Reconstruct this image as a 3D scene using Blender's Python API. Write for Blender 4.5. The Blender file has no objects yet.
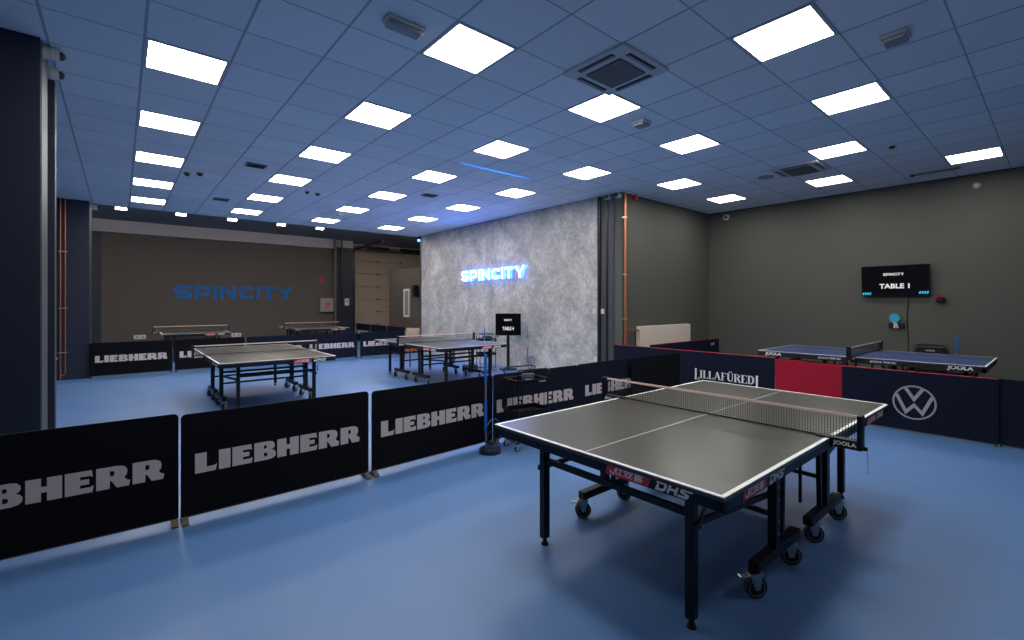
import bpy, bmesh, math, random
from mathutils import Vector, Matrix
random.seed(4)
PI = math.pi
C = bpy.context.scene.collection
V = Vector

# ------------------------------------------------------------------ materials
MATS = {}
def mat(name, col=(.5, .5, .5), rough=.5, metal=0., emit=None, es=0., spec=.5, alpha=None, bump=None, var=None):
    if name in MATS: return MATS[name]
    m = bpy.data.materials.new(name); m.use_nodes = True
    nt = m.node_tree; b = nt.nodes['Principled BSDF']
    b.inputs['Base Color'].default_value = (*col, 1); b.inputs['Roughness'].default_value = rough
    b.inputs['Metallic'].default_value = metal; b.inputs['Specular IOR Level'].default_value = spec
    if emit: b.inputs['Emission Color'].default_value = (*emit, 1); b.inputs['Emission Strength'].default_value = es
    if bump or var:
        tc = nt.nodes.new('ShaderNodeTexCoord'); n = nt.nodes.new('ShaderNodeTexNoise')
        n.inputs['Scale'].default_value = (bump or var)[0]; n.inputs['Detail'].default_value = 4
        nt.links.new(tc.outputs['Object'], n.inputs['Vector'])
        if bump:
            bp = nt.nodes.new('ShaderNodeBump'); bp.inputs['Strength'].default_value = bump[1]; bp.inputs['Distance'].default_value = .002
            nt.links.new(n.outputs['Fac'], bp.inputs['Height']); nt.links.new(bp.outputs['Normal'], b.inputs['Normal'])
        if var:
            r = nt.nodes.new('ShaderNodeValToRGB')
            r.color_ramp.elements[0].position = .3; r.color_ramp.elements[1].position = .7
            r.color_ramp.elements[0].color = (*[c * (1 - var[1]) for c in col], 1)
            r.color_ramp.elements[1].color = (*[min(1, c * (1 + var[1])) for c in col], 1)
            nt.links.new(n.outputs['Fac'], r.inputs['Fac']); nt.links.new(r.outputs['Color'], b.inputs['Base Color'])
    MATS[name] = m; return m

M_black = mat('black_powder_coat', (.005, .006, .008), .42, spec=.35, bump=(300, .15))
M_navy_frame = mat('navy_powder_coat', (.005, .010, .024), .45, spec=.3, bump=(300, .15))
M_top = mat('grey_table_top', (.054, .054, .044), .30, bump=(500, .12), spec=.5)
M_bluetop = mat('blue_table_top', (.035, .06, .17), .42, bump=(500, .12))
M_line = mat('white_line_paint', (.90, .90, .87), .5)
M_tape = mat('cream_net_tape', (.85, .66, .58), .8)
M_tapew = mat('white_net_tape', (.72, .70, .68), .8)
M_net = mat('black_net_cord', (.012, .012, .013), .8)
M_red = mat('red_sticker', (.62, .02, .04), .45)
M_white = mat('white_print', (.85, .83, .80), .5)
M_brand = mat('warm_grey_print', (.62, .53, .50), .7)
M_steel = mat('zinc_steel', (.55, .54, .52), .3, 1.)
M_brass = mat('tarnished_brass', (.10, .08, .055), .45, .6)
M_rubber = mat('black_rubber', (.012, .012, .012), .7)
M_hub = mat('grey_wheel_ring', (.28, .27, .26), .5)
M_amber = mat('amber_plastic', (.35, .16, .05), .5)
M_cloth_shaded_black = mat('black_barrier_cloth', (.0035, .004, .006), .8, spec=.15, bump=(900, .2))  # near LIEBHERR panels: navy cloth with dim light put into the colour
M_cloth_navy = mat('dark_navy_barrier_cloth', (.0042, .0075, .019), .8, spec=.2, bump=(900, .2))
M_cloth_navy2 = mat('navy_barrier_cloth', (.0035, .006, .020), .8, spec=.2, bump=(900, .2))
M_cloth_red = mat('crimson_barrier_cloth', (.36, .010, .030), .8, spec=.2, bump=(900, .2))
M_piping = mat('red_piping', (.45, .02, .03), .6)
M_wallpaint = mat('olive_charcoal_wall_paint', (.082, .086, .072), .65, bump=(120, .15), var=(1.3, .07))
M_wallwarm = mat('warm_charcoal_wall_paint', (.088, .078, .070), .7, bump=(120, .15), var=(.9, .08))
M_navywall = mat('midnight_blue_wall_paint', (.014, .020, .040), .5, bump=(150, .15))
M_slate = mat('slate_column_paint', (.050, .056, .065), .5, bump=(150, .15))
M_beam = mat('pale_plaster', (.42, .42, .44), .8, bump=(60, .2), var=(3, .05))
M_slab = mat('grey_slab', (.22, .23, .25), .8, var=(2, .08))
M_copper = mat('copper_pipe', (.62, .22, .09), .35, .7)
M_radiator = mat('ivory_enamel', (.75, .66, .58), .4)
M_plastic = mat('white_plastic', (.62, .62, .60), .45)
M_grayplastic = mat('grey_plastic', (.30, .31, .33), .5)
M_dark = mat('near_black_plastic', (.008, .008, .009), .35)
M_screen = mat('screen_glass', (.004, .004, .006), .18)
M_screenwhite = mat('screen_white_glow', (.1, .1, .1), .4, emit=(1, .97, .92), es=.6)
M_screencyan = mat('screen_cyan_glow', (.02, .1, .12), .4, emit=(.01, .55, .75), es=.9)
M_cyan = mat('cyan_rubber', (.03, .38, .55), .5)
M_bluepl = mat('bright_blue_grip', (.01, .17, .62), .45)
M_silver = mat('aluminium_tube', (.5, .5, .52), .35, .9)
M_logoblue = mat('blue_wall_lettering', (.003, .13, .42), .5, spec=.3)
M_signface = mat('sign_face_glow', (.3, .4, .6), .4, emit=(.12, .30, 1.), es=40.)
M_signback = mat('sign_back_glow', (.05, .1, .6), .4, emit=(.03, .15, 1.), es=16.)
M_signcan = mat('sign_return_glow', (.05, .1, .6), .4, emit=(.03, .15, 1.), es=3.)
M_streak = mat('blue_led_profile', (.02, .2, .6), .4, emit=(.03, .25, 1.), es=1.0)  # stands in for a streak of blue light on the tiles
M_panelglow = mat('panel_diffuser', (.8, .8, .8), .5, emit=(1., .955, .90), es=17.)
M_frame = mat('white_panel_frame', (.55, .55, .55), .5)
M_spot = mat('flood_lens', (.8, .7, .6), .4, emit=(1., .86, .70), es=14.)
M_beige = mat('beige_door_panel', (.44, .37, .30), .6, bump=(200, .1), var=(2, .03))
M_cream = mat('cream_fabric', (.55, .47, .36), .85, bump=(80, .3))
M_orange = mat('orange_fabric', (.55, .17, .05), .8)
M_green = mat('teal_green_plastic', (.01, .32, .22), .4)
M_yellow = mat('yellow_print', (.65, .42, .03), .5)
M_windowpane = mat('frosted_pane', (.25, .26, .25), .25)
M_yellowgrey = mat('grey_cabinet_enamel', (.27, .25, .24), .5)

def floor_mat():
    m = bpy.data.materials.new('blue_vinyl_floor'); m.use_nodes = True; nt = m.node_tree; b = nt.nodes['Principled BSDF']
    tc = nt.nodes.new('ShaderNodeTexCoord'); n = nt.nodes.new('ShaderNodeTexNoise'); n.inputs['Scale'].default_value = .55; n.inputs['Detail'].default_value = 6
    r = nt.nodes.new('ShaderNodeValToRGB'); r.color_ramp.elements[0].position = .3; r.color_ramp.elements[1].position = .72
    r.color_ramp.elements[0].color = (.080, .185, .405, 1); r.color_ramp.elements[1].color = (.092, .203, .435, 1)
    nt.links.new(tc.outputs['Object'], n.inputs['Vector']); nt.links.new(n.outputs['Fac'], r.inputs['Fac']); nt.links.new(r.outputs['Color'], b.inputs['Base Color'])
    n2 = nt.nodes.new('ShaderNodeTexNoise'); n2.inputs['Scale'].default_value = 1.7; n2.inputs['Detail'].default_value = 5
    mr = nt.nodes.new('ShaderNodeMapRange'); mr.inputs['To Min'].default_value = .36; mr.inputs['To Max'].default_value = .5
    nt.links.new(tc.outputs['Object'], n2.inputs['Vector']); nt.links.new(n2.outputs['Fac'], mr.inputs['Value']); nt.links.new(mr.outputs['Result'], b.inputs['Roughness'])
    n3 = nt.nodes.new('ShaderNodeTexNoise'); n3.inputs['Scale'].default_value = 350
    bp = nt.nodes.new('ShaderNodeBump'); bp.inputs['Strength'].default_value = .12; bp.inputs['Distance'].default_value = .001
    nt.links.new(tc.outputs['Object'], n3.inputs['Vector']); nt.links.new(n3.outputs['Fac'], bp.inputs['Height']); nt.links.new(bp.outputs['Normal'], b.inputs['Normal'])
    return m

def ceiling_mat():
    m = bpy.data.materials.new('ceiling_tiles'); m.use_nodes = True; nt = m.node_tree; b = nt.nodes['Principled BSDF']
    b.inputs['Roughness'].default_value = .8
    g = nt.nodes.new('ShaderNodeNewGeometry'); sx = nt.nodes.new('ShaderNodeSeparateXYZ'); nt.links.new(g.outputs['Position'], sx.inputs[0])
    def M(op, a, bb=None):
        n = nt.nodes.new('ShaderNodeMath'); n.operation = op
        for i, q in enumerate((a, bb)):
            if q is None: continue
            if isinstance(q, (int, float)): n.inputs[i].default_value = q
            else: nt.links.new(q, n.inputs[i])
        return n.outputs[0]
    def line(out, off, w):
        k = M('DIVIDE', M('SUBTRACT', out, off), .6); f = M('SUBTRACT', k, M('FLOOR', k))
        return M('LESS_THAN', M('MINIMUM', f, M('SUBTRACT', 1., f)), w / .6)
    lx = line(sx.outputs[0], .1509, .010); ly = line(sx.outputs[1], 4.7464, .007)
    ln = M('MAXIMUM', lx, ly)
    # each tile a shade of its own
    cx = M('FLOOR', M('DIVIDE', M('SUBTRACT', sx.outputs[0], .1509), .6)); cy = M('FLOOR', M('DIVIDE', M('SUBTRACT', sx.outputs[1], 4.7464), .6))
    cb = nt.nodes.new('ShaderNodeCombineXYZ'); nt.links.new(cx, cb.inputs[0]); nt.links.new(cy, cb.inputs[1])
    wn = nt.nodes.new('ShaderNodeTexWhiteNoise'); nt.links.new(cb.outputs[0], wn.inputs['Vector'])
    no = nt.nodes.new('ShaderNodeTexNoise'); no.inputs['Scale'].default_value = 55; no.inputs['Detail'].default_value = 5; nt.links.new(g.outputs['Position'], no.inputs['Vector'])
    sh = M('ADD', M('MULTIPLY', wn.outputs['Value'], .07), M('ADD', M('MULTIPLY', no.outputs['Fac'], .10), .86))
    mul = nt.nodes.new('ShaderNodeMix'); mul.data_type = 'RGBA'; mul.blend_type = 'MULTIPLY'; mul.inputs[0].default_value = 1
    mul.inputs[6].default_value = (.88, .88, .90, 1); nt.links.new(sh, mul.inputs[7])
    mx = nt.nodes.new('ShaderNodeMix'); mx.data_type = 'RGBA'; nt.links.new(ln, mx.inputs[0]); nt.links.new(mul.outputs[2], mx.inputs[6])
    mx.inputs[7].default_value = (.42, .43, .46, 1)
    nt.links.new(mx.outputs[2], b.inputs['Base Color'])
    return m

def concrete_mat():
    m = bpy.data.materials.new('concrete_look_plaster'); m.use_nodes = True; nt = m.node_tree; b = nt.nodes['Principled BSDF']
    b.inputs['Roughness'].default_value = .62
    tc = nt.nodes.new('ShaderNodeTexCoord'); mp = nt.nodes.new('ShaderNodeMapping'); mp.inputs['Scale'].default_value = (1, .85, .9)
    nt.links.new(tc.outputs['Object'], mp.inputs['Vector'])
    a = nt.nodes.new('ShaderNodeTexNoise'); a.inputs['Scale'].default_value = 1.6; a.inputs['Detail'].default_value = 12; a.inputs['Roughness'].default_value = .72; a.inputs['Distortion'].default_value = .5
    nt.links.new(mp.outputs[0], a.inputs['Vector'])
    r = nt.nodes.new('ShaderNodeValToRGB'); e = r.color_ramp.elements
    e[0].position = .34; e[0].color = (.30, .30, .31, 1); e[1].position = .64; e[1].color = (.72, .70, .68, 1)
    k = e.new(.5); k.color = (.50, .49, .48, 1)
    nt.links.new(a.outputs['Fac'], r.inputs['Fac'])
    c = nt.nodes.new('ShaderNodeTexNoise'); c.inputs['Scale'].default_value = 14; c.inputs['Detail'].default_value = 8; c.inputs['Roughness'].default_value = .7
    nt.links.new(mp.outputs[0], c.inputs['Vector'])
    r2 = nt.nodes.new('ShaderNodeValToRGB'); r2.color_ramp.elements[0].position = .35; r2.color_ramp.elements[0].color = (.62, .62, .62, 1); r2.color_ramp.elements[1].position = .6; r2.color_ramp.elements[1].color = (1, 1, 1, 1)
    nt.links.new(c.outputs['Fac'], r2.inputs['Fac'])
    mx = nt.nodes.new('ShaderNodeMix'); mx.data_type = 'RGBA'; mx.blend_type = 'MULTIPLY'; mx.inputs[0].default_value = .8
    nt.links.new(r.outputs['Color'], mx.inputs[6]); nt.links.new(r2.outputs['Color'], mx.inputs[7]); nt.links.new(mx.outputs[2], b.inputs['Base Color'])
    bp = nt.nodes.new('ShaderNodeBump'); bp.inputs['Strength'].default_value = .35; bp.inputs['Distance'].default_value = .01
    nt.links.new(c.outputs['Fac'], bp.inputs['Height']); nt.links.new(bp.outputs['Normal'], b.inputs['Normal'])
    return m

# ------------------------------------------------------------------ mesh builder
class MB:
    def __init__(s): s.bm = bmesh.new()
    def box(s, x0, y0, z0, x1, y1, z1, M=None, bev=0):
        b = bmesh.new(); bmesh.ops.create_cube(b, size=1)
        for v in b.verts: v.co = V(((v.co.x + .5) * (x1 - x0) + x0, (v.co.y + .5) * (y1 - y0) + y0, (v.co.z + .5) * (z1 - z0) + z0))
        if bev: bmesh.ops.bevel(b, geom=b.edges[:], offset=bev, segments=2, affect='EDGES', profile=.5)
        return s.merge(b, M)
    def merge(s, b, M=None):
        if M is not None: b.transform(M)
        me = bpy.data.meshes.new('tmp'); b.to_mesh(me); b.free(); s.bm.from_mesh(me); bpy.data.meshes.remove(me); return s
    def bar(s, p0, p1, w, h, bev=0):            # rectangular bar between two points; w horizontal width, h the other
        p0, p1 = V(p0), V(p1); d = p1 - p0; L = d.length; d.normalize()
        up = V((0, 0, 1)) if abs(d.z) < .95 else V((1, 0, 0))
        sd = d.cross(up).normalized(); up = sd.cross(d)
        M = Matrix(((d.x, sd.x, up.x, p0.x), (d.y, sd.y, up.y, p0.y), (d.z, sd.z, up.z, p0.z), (0, 0, 0, 1)))
        return s.box(0, -w / 2, -h / 2, L, w / 2, h / 2, M, bev)
    def cyl(s, p0, p1, r, seg=16, r2=None):
        p0, p1 = V(p0), V(p1); d = p1 - p0
        b = bmesh.new(); bmesh.ops.create_cone(b, cap_ends=True, segments=seg, radius1=r, radius2=r if r2 is None else r2, depth=d.length)
        M = Matrix.Translation((p0 + p1) / 2) @ d.to_track_quat('Z', 'Y').to_matrix().to_4x4()
        return s.merge(b, M)
    def tube(s, pts, r, seg=8, closed=False):
        pts = [V(p) for p in pts]; n = len(pts); rings = []
        pn = None
        for i, p in enumerate(pts):
            a = pts[(i - 1) % n] if (closed or i) else pts[0]; c = pts[(i + 1) % n] if (closed or i < n - 1) else pts[-1]
            t = (c - a).normalized()
            if pn is None: pn = t.orthogonal().normalized()
            pn = (pn - t * pn.dot(t)).normalized(); q = t.cross(pn)
            rings.append([s.bm.verts.new(p + (pn * math.cos(2 * PI * k / seg) + q * math.sin(2 * PI * k / seg)) * r) for k in range(seg)])
        m = n if closed else n - 1
        for i in range(m):
            A, B = rings[i], rings[(i + 1) % n]
            for k in range(seg): s.bm.faces.new((A[k], A[(k + 1) % seg], B[(k + 1) % seg], B[k]))
        if not closed:
            s.bm.faces.new(rings[0][::-1]); s.bm.faces.new(rings[-1])
        return s
    def ring(s, c, R, r, axis='y', seg=28, seg2=8):
        P = []
        for k in range(seg):
            a = 2 * PI * k / seg; u, w = R * math.cos(a), R * math.sin(a)
            P.append(V(c) + (V((u, 0, w)) if axis == 'y' else V((0, u, w)) if axis == 'x' else V((u, w, 0))))
        return s.tube(P, r, seg2, True)
    def prism(s, poly, z0, z1, M=None):         # polygon (no holes) in xy extruded along z
        b = bmesh.new(); A = [b.verts.new((x, y, z0)) for x, y in poly]; B = [b.verts.new((x, y, z1)) for x, y in poly]; n = len(poly)
        b.faces.new(A[::-1]); b.faces.new(B)
        for i in range(n): b.faces.new((A[i], A[(i + 1) % n], B[(i + 1) % n], B[i]))
        bmesh.ops.triangulate(b, faces=[f for f in b.faces if len(f.verts) > 4])
        bmesh.ops.recalc_face_normals(b, faces=b.faces[:])
        return s.merge(b, M)
    def ribbon(s, pts, w, z0, z1, M=None):      # thick 2-D stroke, one closed prism per path
        P = [V((x, y)) for x, y in pts]; L, R = [], []; n = len(P)
        for i in range(n):
            d0 = (P[i] - P[i - 1]).normalized() if i else (P[1] - P[0]).normalized()
            d1 = (P[i + 1] - P[i]).normalized() if i < n - 1 else d0
            t = (d0 + d1); t = t.normalized() if t.length > 1e-4 else d1
            nn = V((-t.y, t.x)); k = w / 2 / max(.45, nn.dot(V((-d1.y, d1.x))))
            L.append(P[i] + nn * k); R.append(P[i] - nn * k)
        b = bmesh.new()
        vs = [[b.verts.new((q.x, q.y, z)) for q in S] for S in (L, R) for z in (z0, z1)]  # L0 L1 R0 R1
        L0, L1, R0, R1 = vs
        for i in range(n - 1):
            b.faces.new((L0[i], L0[i + 1], R0[i + 1], R0[i])); b.faces.new((L1[i], R1[i], R1[i + 1], L1[i + 1]))
            b.faces.new((L0[i], L1[i], L1[i + 1], L0[i + 1])); b.faces.new((R0[i], R0[i + 1], R1[i + 1], R1[i]))
        for i in (0, n - 1): b.faces.new((L0[i], R0[i], R1[i], L1[i]))
        bmesh.ops.recalc_face_normals(b, faces=b.faces[:])
        return s.merge(b, M)
    def mesh(s, me, M=None):
        b = bmesh.new(); b.from_mesh(me); return s.merge(b, M)
    def build(s, name, m, parent=None, loc=None, smooth=False):
        me = bpy.data.meshes.new(name)
        if loc is not None and parent is None: s.bm.transform(Matrix.Translation(-V(loc)))
        bmesh.ops.recalc_face_normals(s.bm, faces=s.bm.faces[:]) if smooth == 'fix' else None
        s.bm.to_mesh(me); s.bm.free(); me.materials.append(m)
        if smooth:
            for p in me.polygons: p.use_smooth = len(p.vertices) == 4 and p.area < .02
        o = bpy.data.objects.new(name, me); C.objects.link(o)
        if parent: o.parent = parent
        elif loc is not None: o.location = loc
        return o

def tag(o, label=None, cat=None, group=None, kind=None):
    if label: o['label'] = label
    if cat: o['category'] = cat
    if group: o['group'] = group
    if kind: o['kind'] = kind
    return o
def empty(name, loc, label, cat, group=None, rz=0):
    o = bpy.data.objects.new(name, None); C.objects.link(o); o.location = loc; o.rotation_euler = (0, 0, rz); o.empty_display_size = .1
    return tag(o, label, cat, group)
def copy_tree(o, parent=None, children=None):
    c = o.copy(); C.objects.link(c)
    if parent: c.parent = parent
    for ch in KIDS.get(o.name, []): 
        k = copy_tree(ch, c)
    return c
KIDS = {}
def index_kids():
    KIDS.clear()
    for o in list(bpy.data.objects):
        if o.parent: KIDS.setdefault(o.parent.name, []).append(o)
def struct(name, mb, m, label=None, cat=None):
    o = mb.build(name, m); o['kind'] = 'structure'
    if label: o['label'] = label
    if cat: o['category'] = cat
    return o
def frame(origin, right, up):
    r, u = V(right).normalized(), V(up).normalized(); n = r.cross(u)
    return Matrix(((r.x, u.x, n.x, origin[0]), (r.y, u.y, n.y, origin[1]), (r.z, u.z, n.z, origin[2]), (0, 0, 0, 1)))

# ------------------------------------------------------------------ lettering
def font_mesh(txt, w, h, depth=.001, bold=0., shear=0.):
    cu = bpy.data.curves.new('t', 'FONT'); cu.body = txt; cu.size = 1; cu.offset = bold; cu.resolution_u = 3; cu.extrude = .01; cu.shear = shear
    ob = bpy.data.objects.new('t', cu); C.objects.link(ob)
    dg = bpy.context.evaluated_depsgraph_get(); dg.update()
    me = bpy.data.meshes.new_from_object(ob.evaluated_get(dg)); bpy.data.objects.remove(ob); bpy.data.curves.remove(cu)
    xs = [v.co.x for v in me.vertices]; ys = [v.co.y for v in me.vertices]
    if not xs: return me
    x0, x1, y0, y1 = min(xs), max(xs), min(ys), max(ys)
    for v in me.vertices:
        v.co = ((v.co.x - (x0 + x1) / 2) * w / (x1 - x0), (v.co.y - (y0 + y1) / 2) * h / (y1 - y0), (v.co.z + .01) / .02 * depth)
    me.materials.clear(); return me

def curve_mesh(polys, depth):    # polygons with holes (even-odd) filled, extruded 0..depth
    cu = bpy.data.curves.new('g', 'CURVE'); cu.dimensions = '2D'; cu.fill_mode = 'BOTH'; cu.extrude = depth / 2
    for P in polys:
        sp = cu.splines.new('POLY'); sp.points.add(len(P) - 1); sp.use_cyclic_u = True
        for q, (x, y) in zip(sp.points, P): q.co = (x, y, 0, 1)
    ob = bpy.data.objects.new('g', cu); C.objects.link(ob); dg = bpy.context.evaluated_depsgraph_get(); dg.update()
    me = bpy.data.meshes.new_from_object(ob.evaluated_get(dg)); bpy.data.objects.remove(ob); bpy.data.curves.remove(cu)
    for v in me.vertices: v.co.z += depth / 2
    return me

HEAVY = {
 'L': (8.2, [[(0, 0), (7.7, 0), (8.2, 3.4), (7.3, 2.7), (4.3, 2.6), (4.3, 10), (0, 10)]]),
 'I': (4.5, [[(0, 0), (4.5, 0), (4.5, 10), (0, 10)]]),
 'E': (8.2, [[(0, 0), (7.9, 0), (8.2, 3.1), (7.3, 2.5), (4.3, 2.4), (4.3, 3.9), (6.9, 3.9), (6.9, 6.2), (4.3, 6.2), (4.3, 7.6), (7.3, 7.5), (8.0, 6.9), (7.7, 10), (0, 10)]]),
 'B': (9.2, [[(0, 0), (6.4, 0), (8.2, .5), (9.2, 1.7), (9.2, 3.5), (8.5, 4.7), (7.2, 5.2), (8.3, 5.8), (8.8, 6.9), (8.7, 8.4), (7.8, 9.6), (6.2, 10), (0, 10)],
             [(4.1, 1.9), (5.1, 1.9), (5.6, 2.4), (5.6, 3.5), (5.1, 4.0), (4.1, 4.0)], [(4.1, 6.2), (4.9, 6.2), (5.3, 6.7), (5.3, 7.6), (4.9, 8.1), (4.1, 8.1)]]),
 'H': (9.8, [[(0, 0), (4.1, 0), (4.1, 3.8), (5.7, 3.8), (5.7, 0), (9.8, 0), (9.8, 10), (5.7, 10), (5.7, 6.3), (4.1, 6.3), (4.1, 10), (0, 10)]]),
 'R': (10.4, [[(0, 0), (4.1, 0), (4.1, 3.5), (4.6, 3.4), (6.2, 0), (10.0, 0), (10.4, 2.5), (9.4, 2.9), (8.5, 4.3), (9.3, 5.4), (9.5, 7.2), (9.1, 8.8), (7.9, 9.7), (6.2, 10), (0, 10)],
              [(4.1, 5.6), (5.0, 5.6), (5.5, 6.2), (5.5, 7.5), (5.0, 8.0), (4.1, 8.0)]]),
}
def heavy_text(txt, w, h, depth=.0015):
    polys = []; x = 0
    for ch in txt:
        W, G = HEAVY[ch]
        for P in G: polys.append([(x + a, b) for a, b in P])
        x += W + .75
    x -= .75
    return curve_mesh([[((a - x / 2) * w / x, (b - 5) * h / 10) for a, b in P] for P in polys], depth)

def arc(cx, cy, rx, ry, a0, a1, n=8):
    return [(cx + rx * math.cos(math.radians(a0 + (a1 - a0) * k / n)), cy + ry * math.sin(math.radians(a0 + (a1 - a0) * k / n))) for k in range(n + 1)]
# wide geometric capitals as strokes on a 10-high body, stroke 2.1 (centre lines)
WIDE = {
 'S': (10.5, [[(9.6, 8.2)] + arc(6.9, 6.95, 2.6, 2.0, 70, 90, 2) + arc(3.4, 6.95, 2.4, 2.0, 90, 250, 8) + [(5.2, 5.0)] + arc(7.1, 3.05, 2.4, 2.0, 70, -90, 8) + [(3.4, 1.05), (.9, 2.2)]]),
 'P': (10, [[(1.1, 0), (1.1, 10)], [(1.1, 8.95), (6.2, 8.95)] + arc(6.2, 6.2, 2.8, 2.75, 80, -80, 9) + [(6.2, 3.45), (1.1, 3.45)]]),
 'I': (2.2, [[(1.1, 0), (1.1, 10)]]),
 'N': (10.6, [[(1.1, 0), (1.1, 10)], [(9.5, 0), (9.5, 10)], [(.9, 9.0), (9.7, 1.0)]]),
 'C': (10.6, [[(10.0, 8.0)] + arc(6.0, 5.0, 4.9, 3.95, 52, 308, 16) + [(10.0, 2.0)]]),
 'T': (9.6, [[(0, 8.95), (9.6, 8.95)], [(4.8, 0), (4.8, 9)]]),
 'Y': (11, [[(.9, 10), (5.5, 4.2), (10.1, 10)], [(5.5, 0), (5.5, 4.6)]]),
}
def wide_layout(txt, w):
    out = []; x = 0
    for ch in txt: out.append((ch, x)); x += WIDE[ch][0] + 2.0
    return out, x - 2.0
def wide_letters(txt, w, h, z0, z1, M, stroke=2.1, grow=0, sel=None):
    lay, W = wide_layout(txt, w); mb = MB()
    for k, (ch, x) in enumerate(lay):
        if sel is not None and k != sel: continue
        for n_, P in enumerate(WIDE[ch][1]):
            q = [((x + a - W / 2) * w / W, (b - 5) * h / 10) for a, b in P]
            mb.ribbon(q, stroke * (w / W + h / 10) / 2 + grow, z0, z1 + .0006 * n_ * (z1 > .01), M)
    return mb
# condensed roman capitals: (width, [stroke rects or lines (x0,y0,x1,y1,thickness)])
ROMAN = {
 'L': (4.6, [(1.2, 0, 1.2, 10, 1.5), (0, .25, 4.4, .25, .5), (4.3, 0, 4.3, 2.4, .5), (0, 9.8, 2.4, 9.8, .45)]),
 'I': (2.6, [(1.3, 0, 1.3, 10, 1.5), (0, .22, 2.6, .22, .45), (0, 9.8, 2.6, 9.8, .45)]),
 'A': (6.0, [(.7, 0, 3.0, 10, .6), (2.8, 10, 5.2, 0, 1.5), (1.4, 3.4, 4.2, 3.4, .5), (-.1, .2, 1.7, .2, .45), (3.9, .2, 6.3, .2, .45)]),
 'F': (4.6, [(1.2, 0, 1.2, 10, 1.5), (0, 9.75, 4.4, 9.75, .5), (4.3, 7.8, 4.3, 10, .5), (1.2, 5.2, 3.2, 5.2, .5), (0, .22, 2.5, .22, .45)]),
 'U': (5.6, [(1.2, 2.0, 1.2, 10, 1.5), (4.8, 2.0, 4.8, 10, .6), (1.3, 2.2, 2.4, .5, 1.2), (2.2, .5, 3.9, .5, .8), (3.8, .5, 4.8, 2.2, .7), (0, 9.8, 2.4, 9.8, .45), (3.9, 9.8, 5.6, 9.8, .45), (1.6, 11.8, 4.3, 11.8, .8)]),
 'R': (5.6, [(1.2, 0, 1.2, 10, 1.5), (0, .22, 2.4, .22, .45), (0, 9.75, 3.4, 9.75, .5), (3.3, 9.6, 4.3, 8.6, .9), (4.3, 8.8, 4.3, 6.4, 1.4), (4.3, 6.6, 3.2, 5.3, .9), (1.2, 5.2, 3.4, 5.2, .5), (3.0, 5.2, 5.2, 0, 1.4)]),
 'E': (4.8, [(1.2, 0, 1.2, 10, 1.5), (0, 9.75, 4.4, 9.75, .5), (4.3, 7.8, 4.3, 10, .5), (1.2, 5.1, 3.4, 5.1, .5), (0, .25, 4.6, .25, .5), (4.5, 0, 4.5, 2.4, .5)]),
 'D': (5.8, [(1.2, 0, 1.2, 10, 1.5), (0, 9.75, 3.2, 9.75, .5), (0, .25, 3.2, .25, .5), (3.0, 9.6, 4.6, 7.6, 1.1), (4.6, 7.9, 4.6, 2.1, 1.5), (4.6, 2.4, 3.0, .4, 1.1)]),
}
def roman_text(w, h, depth, M):
    mb = MB(); x = 0; items = []
    for k, ch in enumerate('LILLAFUREDI'):
        items.append((k, ch, x)); x += ROMAN[ch][0] + .45
    W = x
    for k, ch, x in items:
        for (a, b, c, d, t) in ROMAN[ch][1]:
            if k == 0: b, d = (b * 1.45 - 2.6, d * 1.45 - 2.6)
            if k == 10: b, d = (b * 1.45 - 3.6, d * 1.45 - 3.6)
            if abs(b - d) > 9 and ch == 'A': pass
            mb.ribbon([((x + a - W / 2) * w / W, (b - 5) * h / 10), ((x + c - W / 2) * w / W, (d - 5) * h / 10)], t * w / W * (1 if abs(c - a) < abs(d - b) else h / 10 * W / w), 0, depth, M)
    return mb
# squared slanted letters D H S
def dhs_mb(w, h, depth, M):
    mb = MB(); sl = .22
    G = {'D': [[(-.8, 9.1), (6.0, 9.1), (7.4, 7.6), (7.4, 2.4), (6.0, .9), (1.2, .9), (1.2, 6.6)]],
         'H': [[(1.0, 0), (1.0, 10)], [(6.8, 0), (6.8, 10)], [(1, 5), (6.8, 5)]],
         'S': [[(8.8, 9.0), (1.9, 9.0), (1.0, 8.0), (1.0, 6.2), (6.4, 3.8), (6.4, 1.9), (5.4, .95), (-.6, .95)]]}
    x = 0; items = []
    for ch in 'DHS': items.append((ch, x)); x += 9.6
    W = x - 1
    for ch, x in items:
        for P in G[ch]:
            q = [(x + a + b * sl * 1.2, b) for a, b in P]
            mb.ribbon([((a - W / 2 - 1) * w / W, (b - 5) * h / 10) for a, b in q], 2.9 * h / 10, 0, depth, M)
    return mb

# cache lettering meshes
T_JOOLA = font_mesh('JOOLA', 1, 1, 1, .035)
T_HAN = font_mesh('红双喜', 1, 1, 1, .014, .15)
T_SC = font_mesh('JOOLA 3000 SC', 1, 1, 1, .02)
T_LIEB = heavy_text('LIEBHERR', 1.215, .142, .0012)
def put(me, w, h, d, M): return MB().mesh(me, M @ Matrix.Diagonal((w, h, d, 1)))

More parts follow.
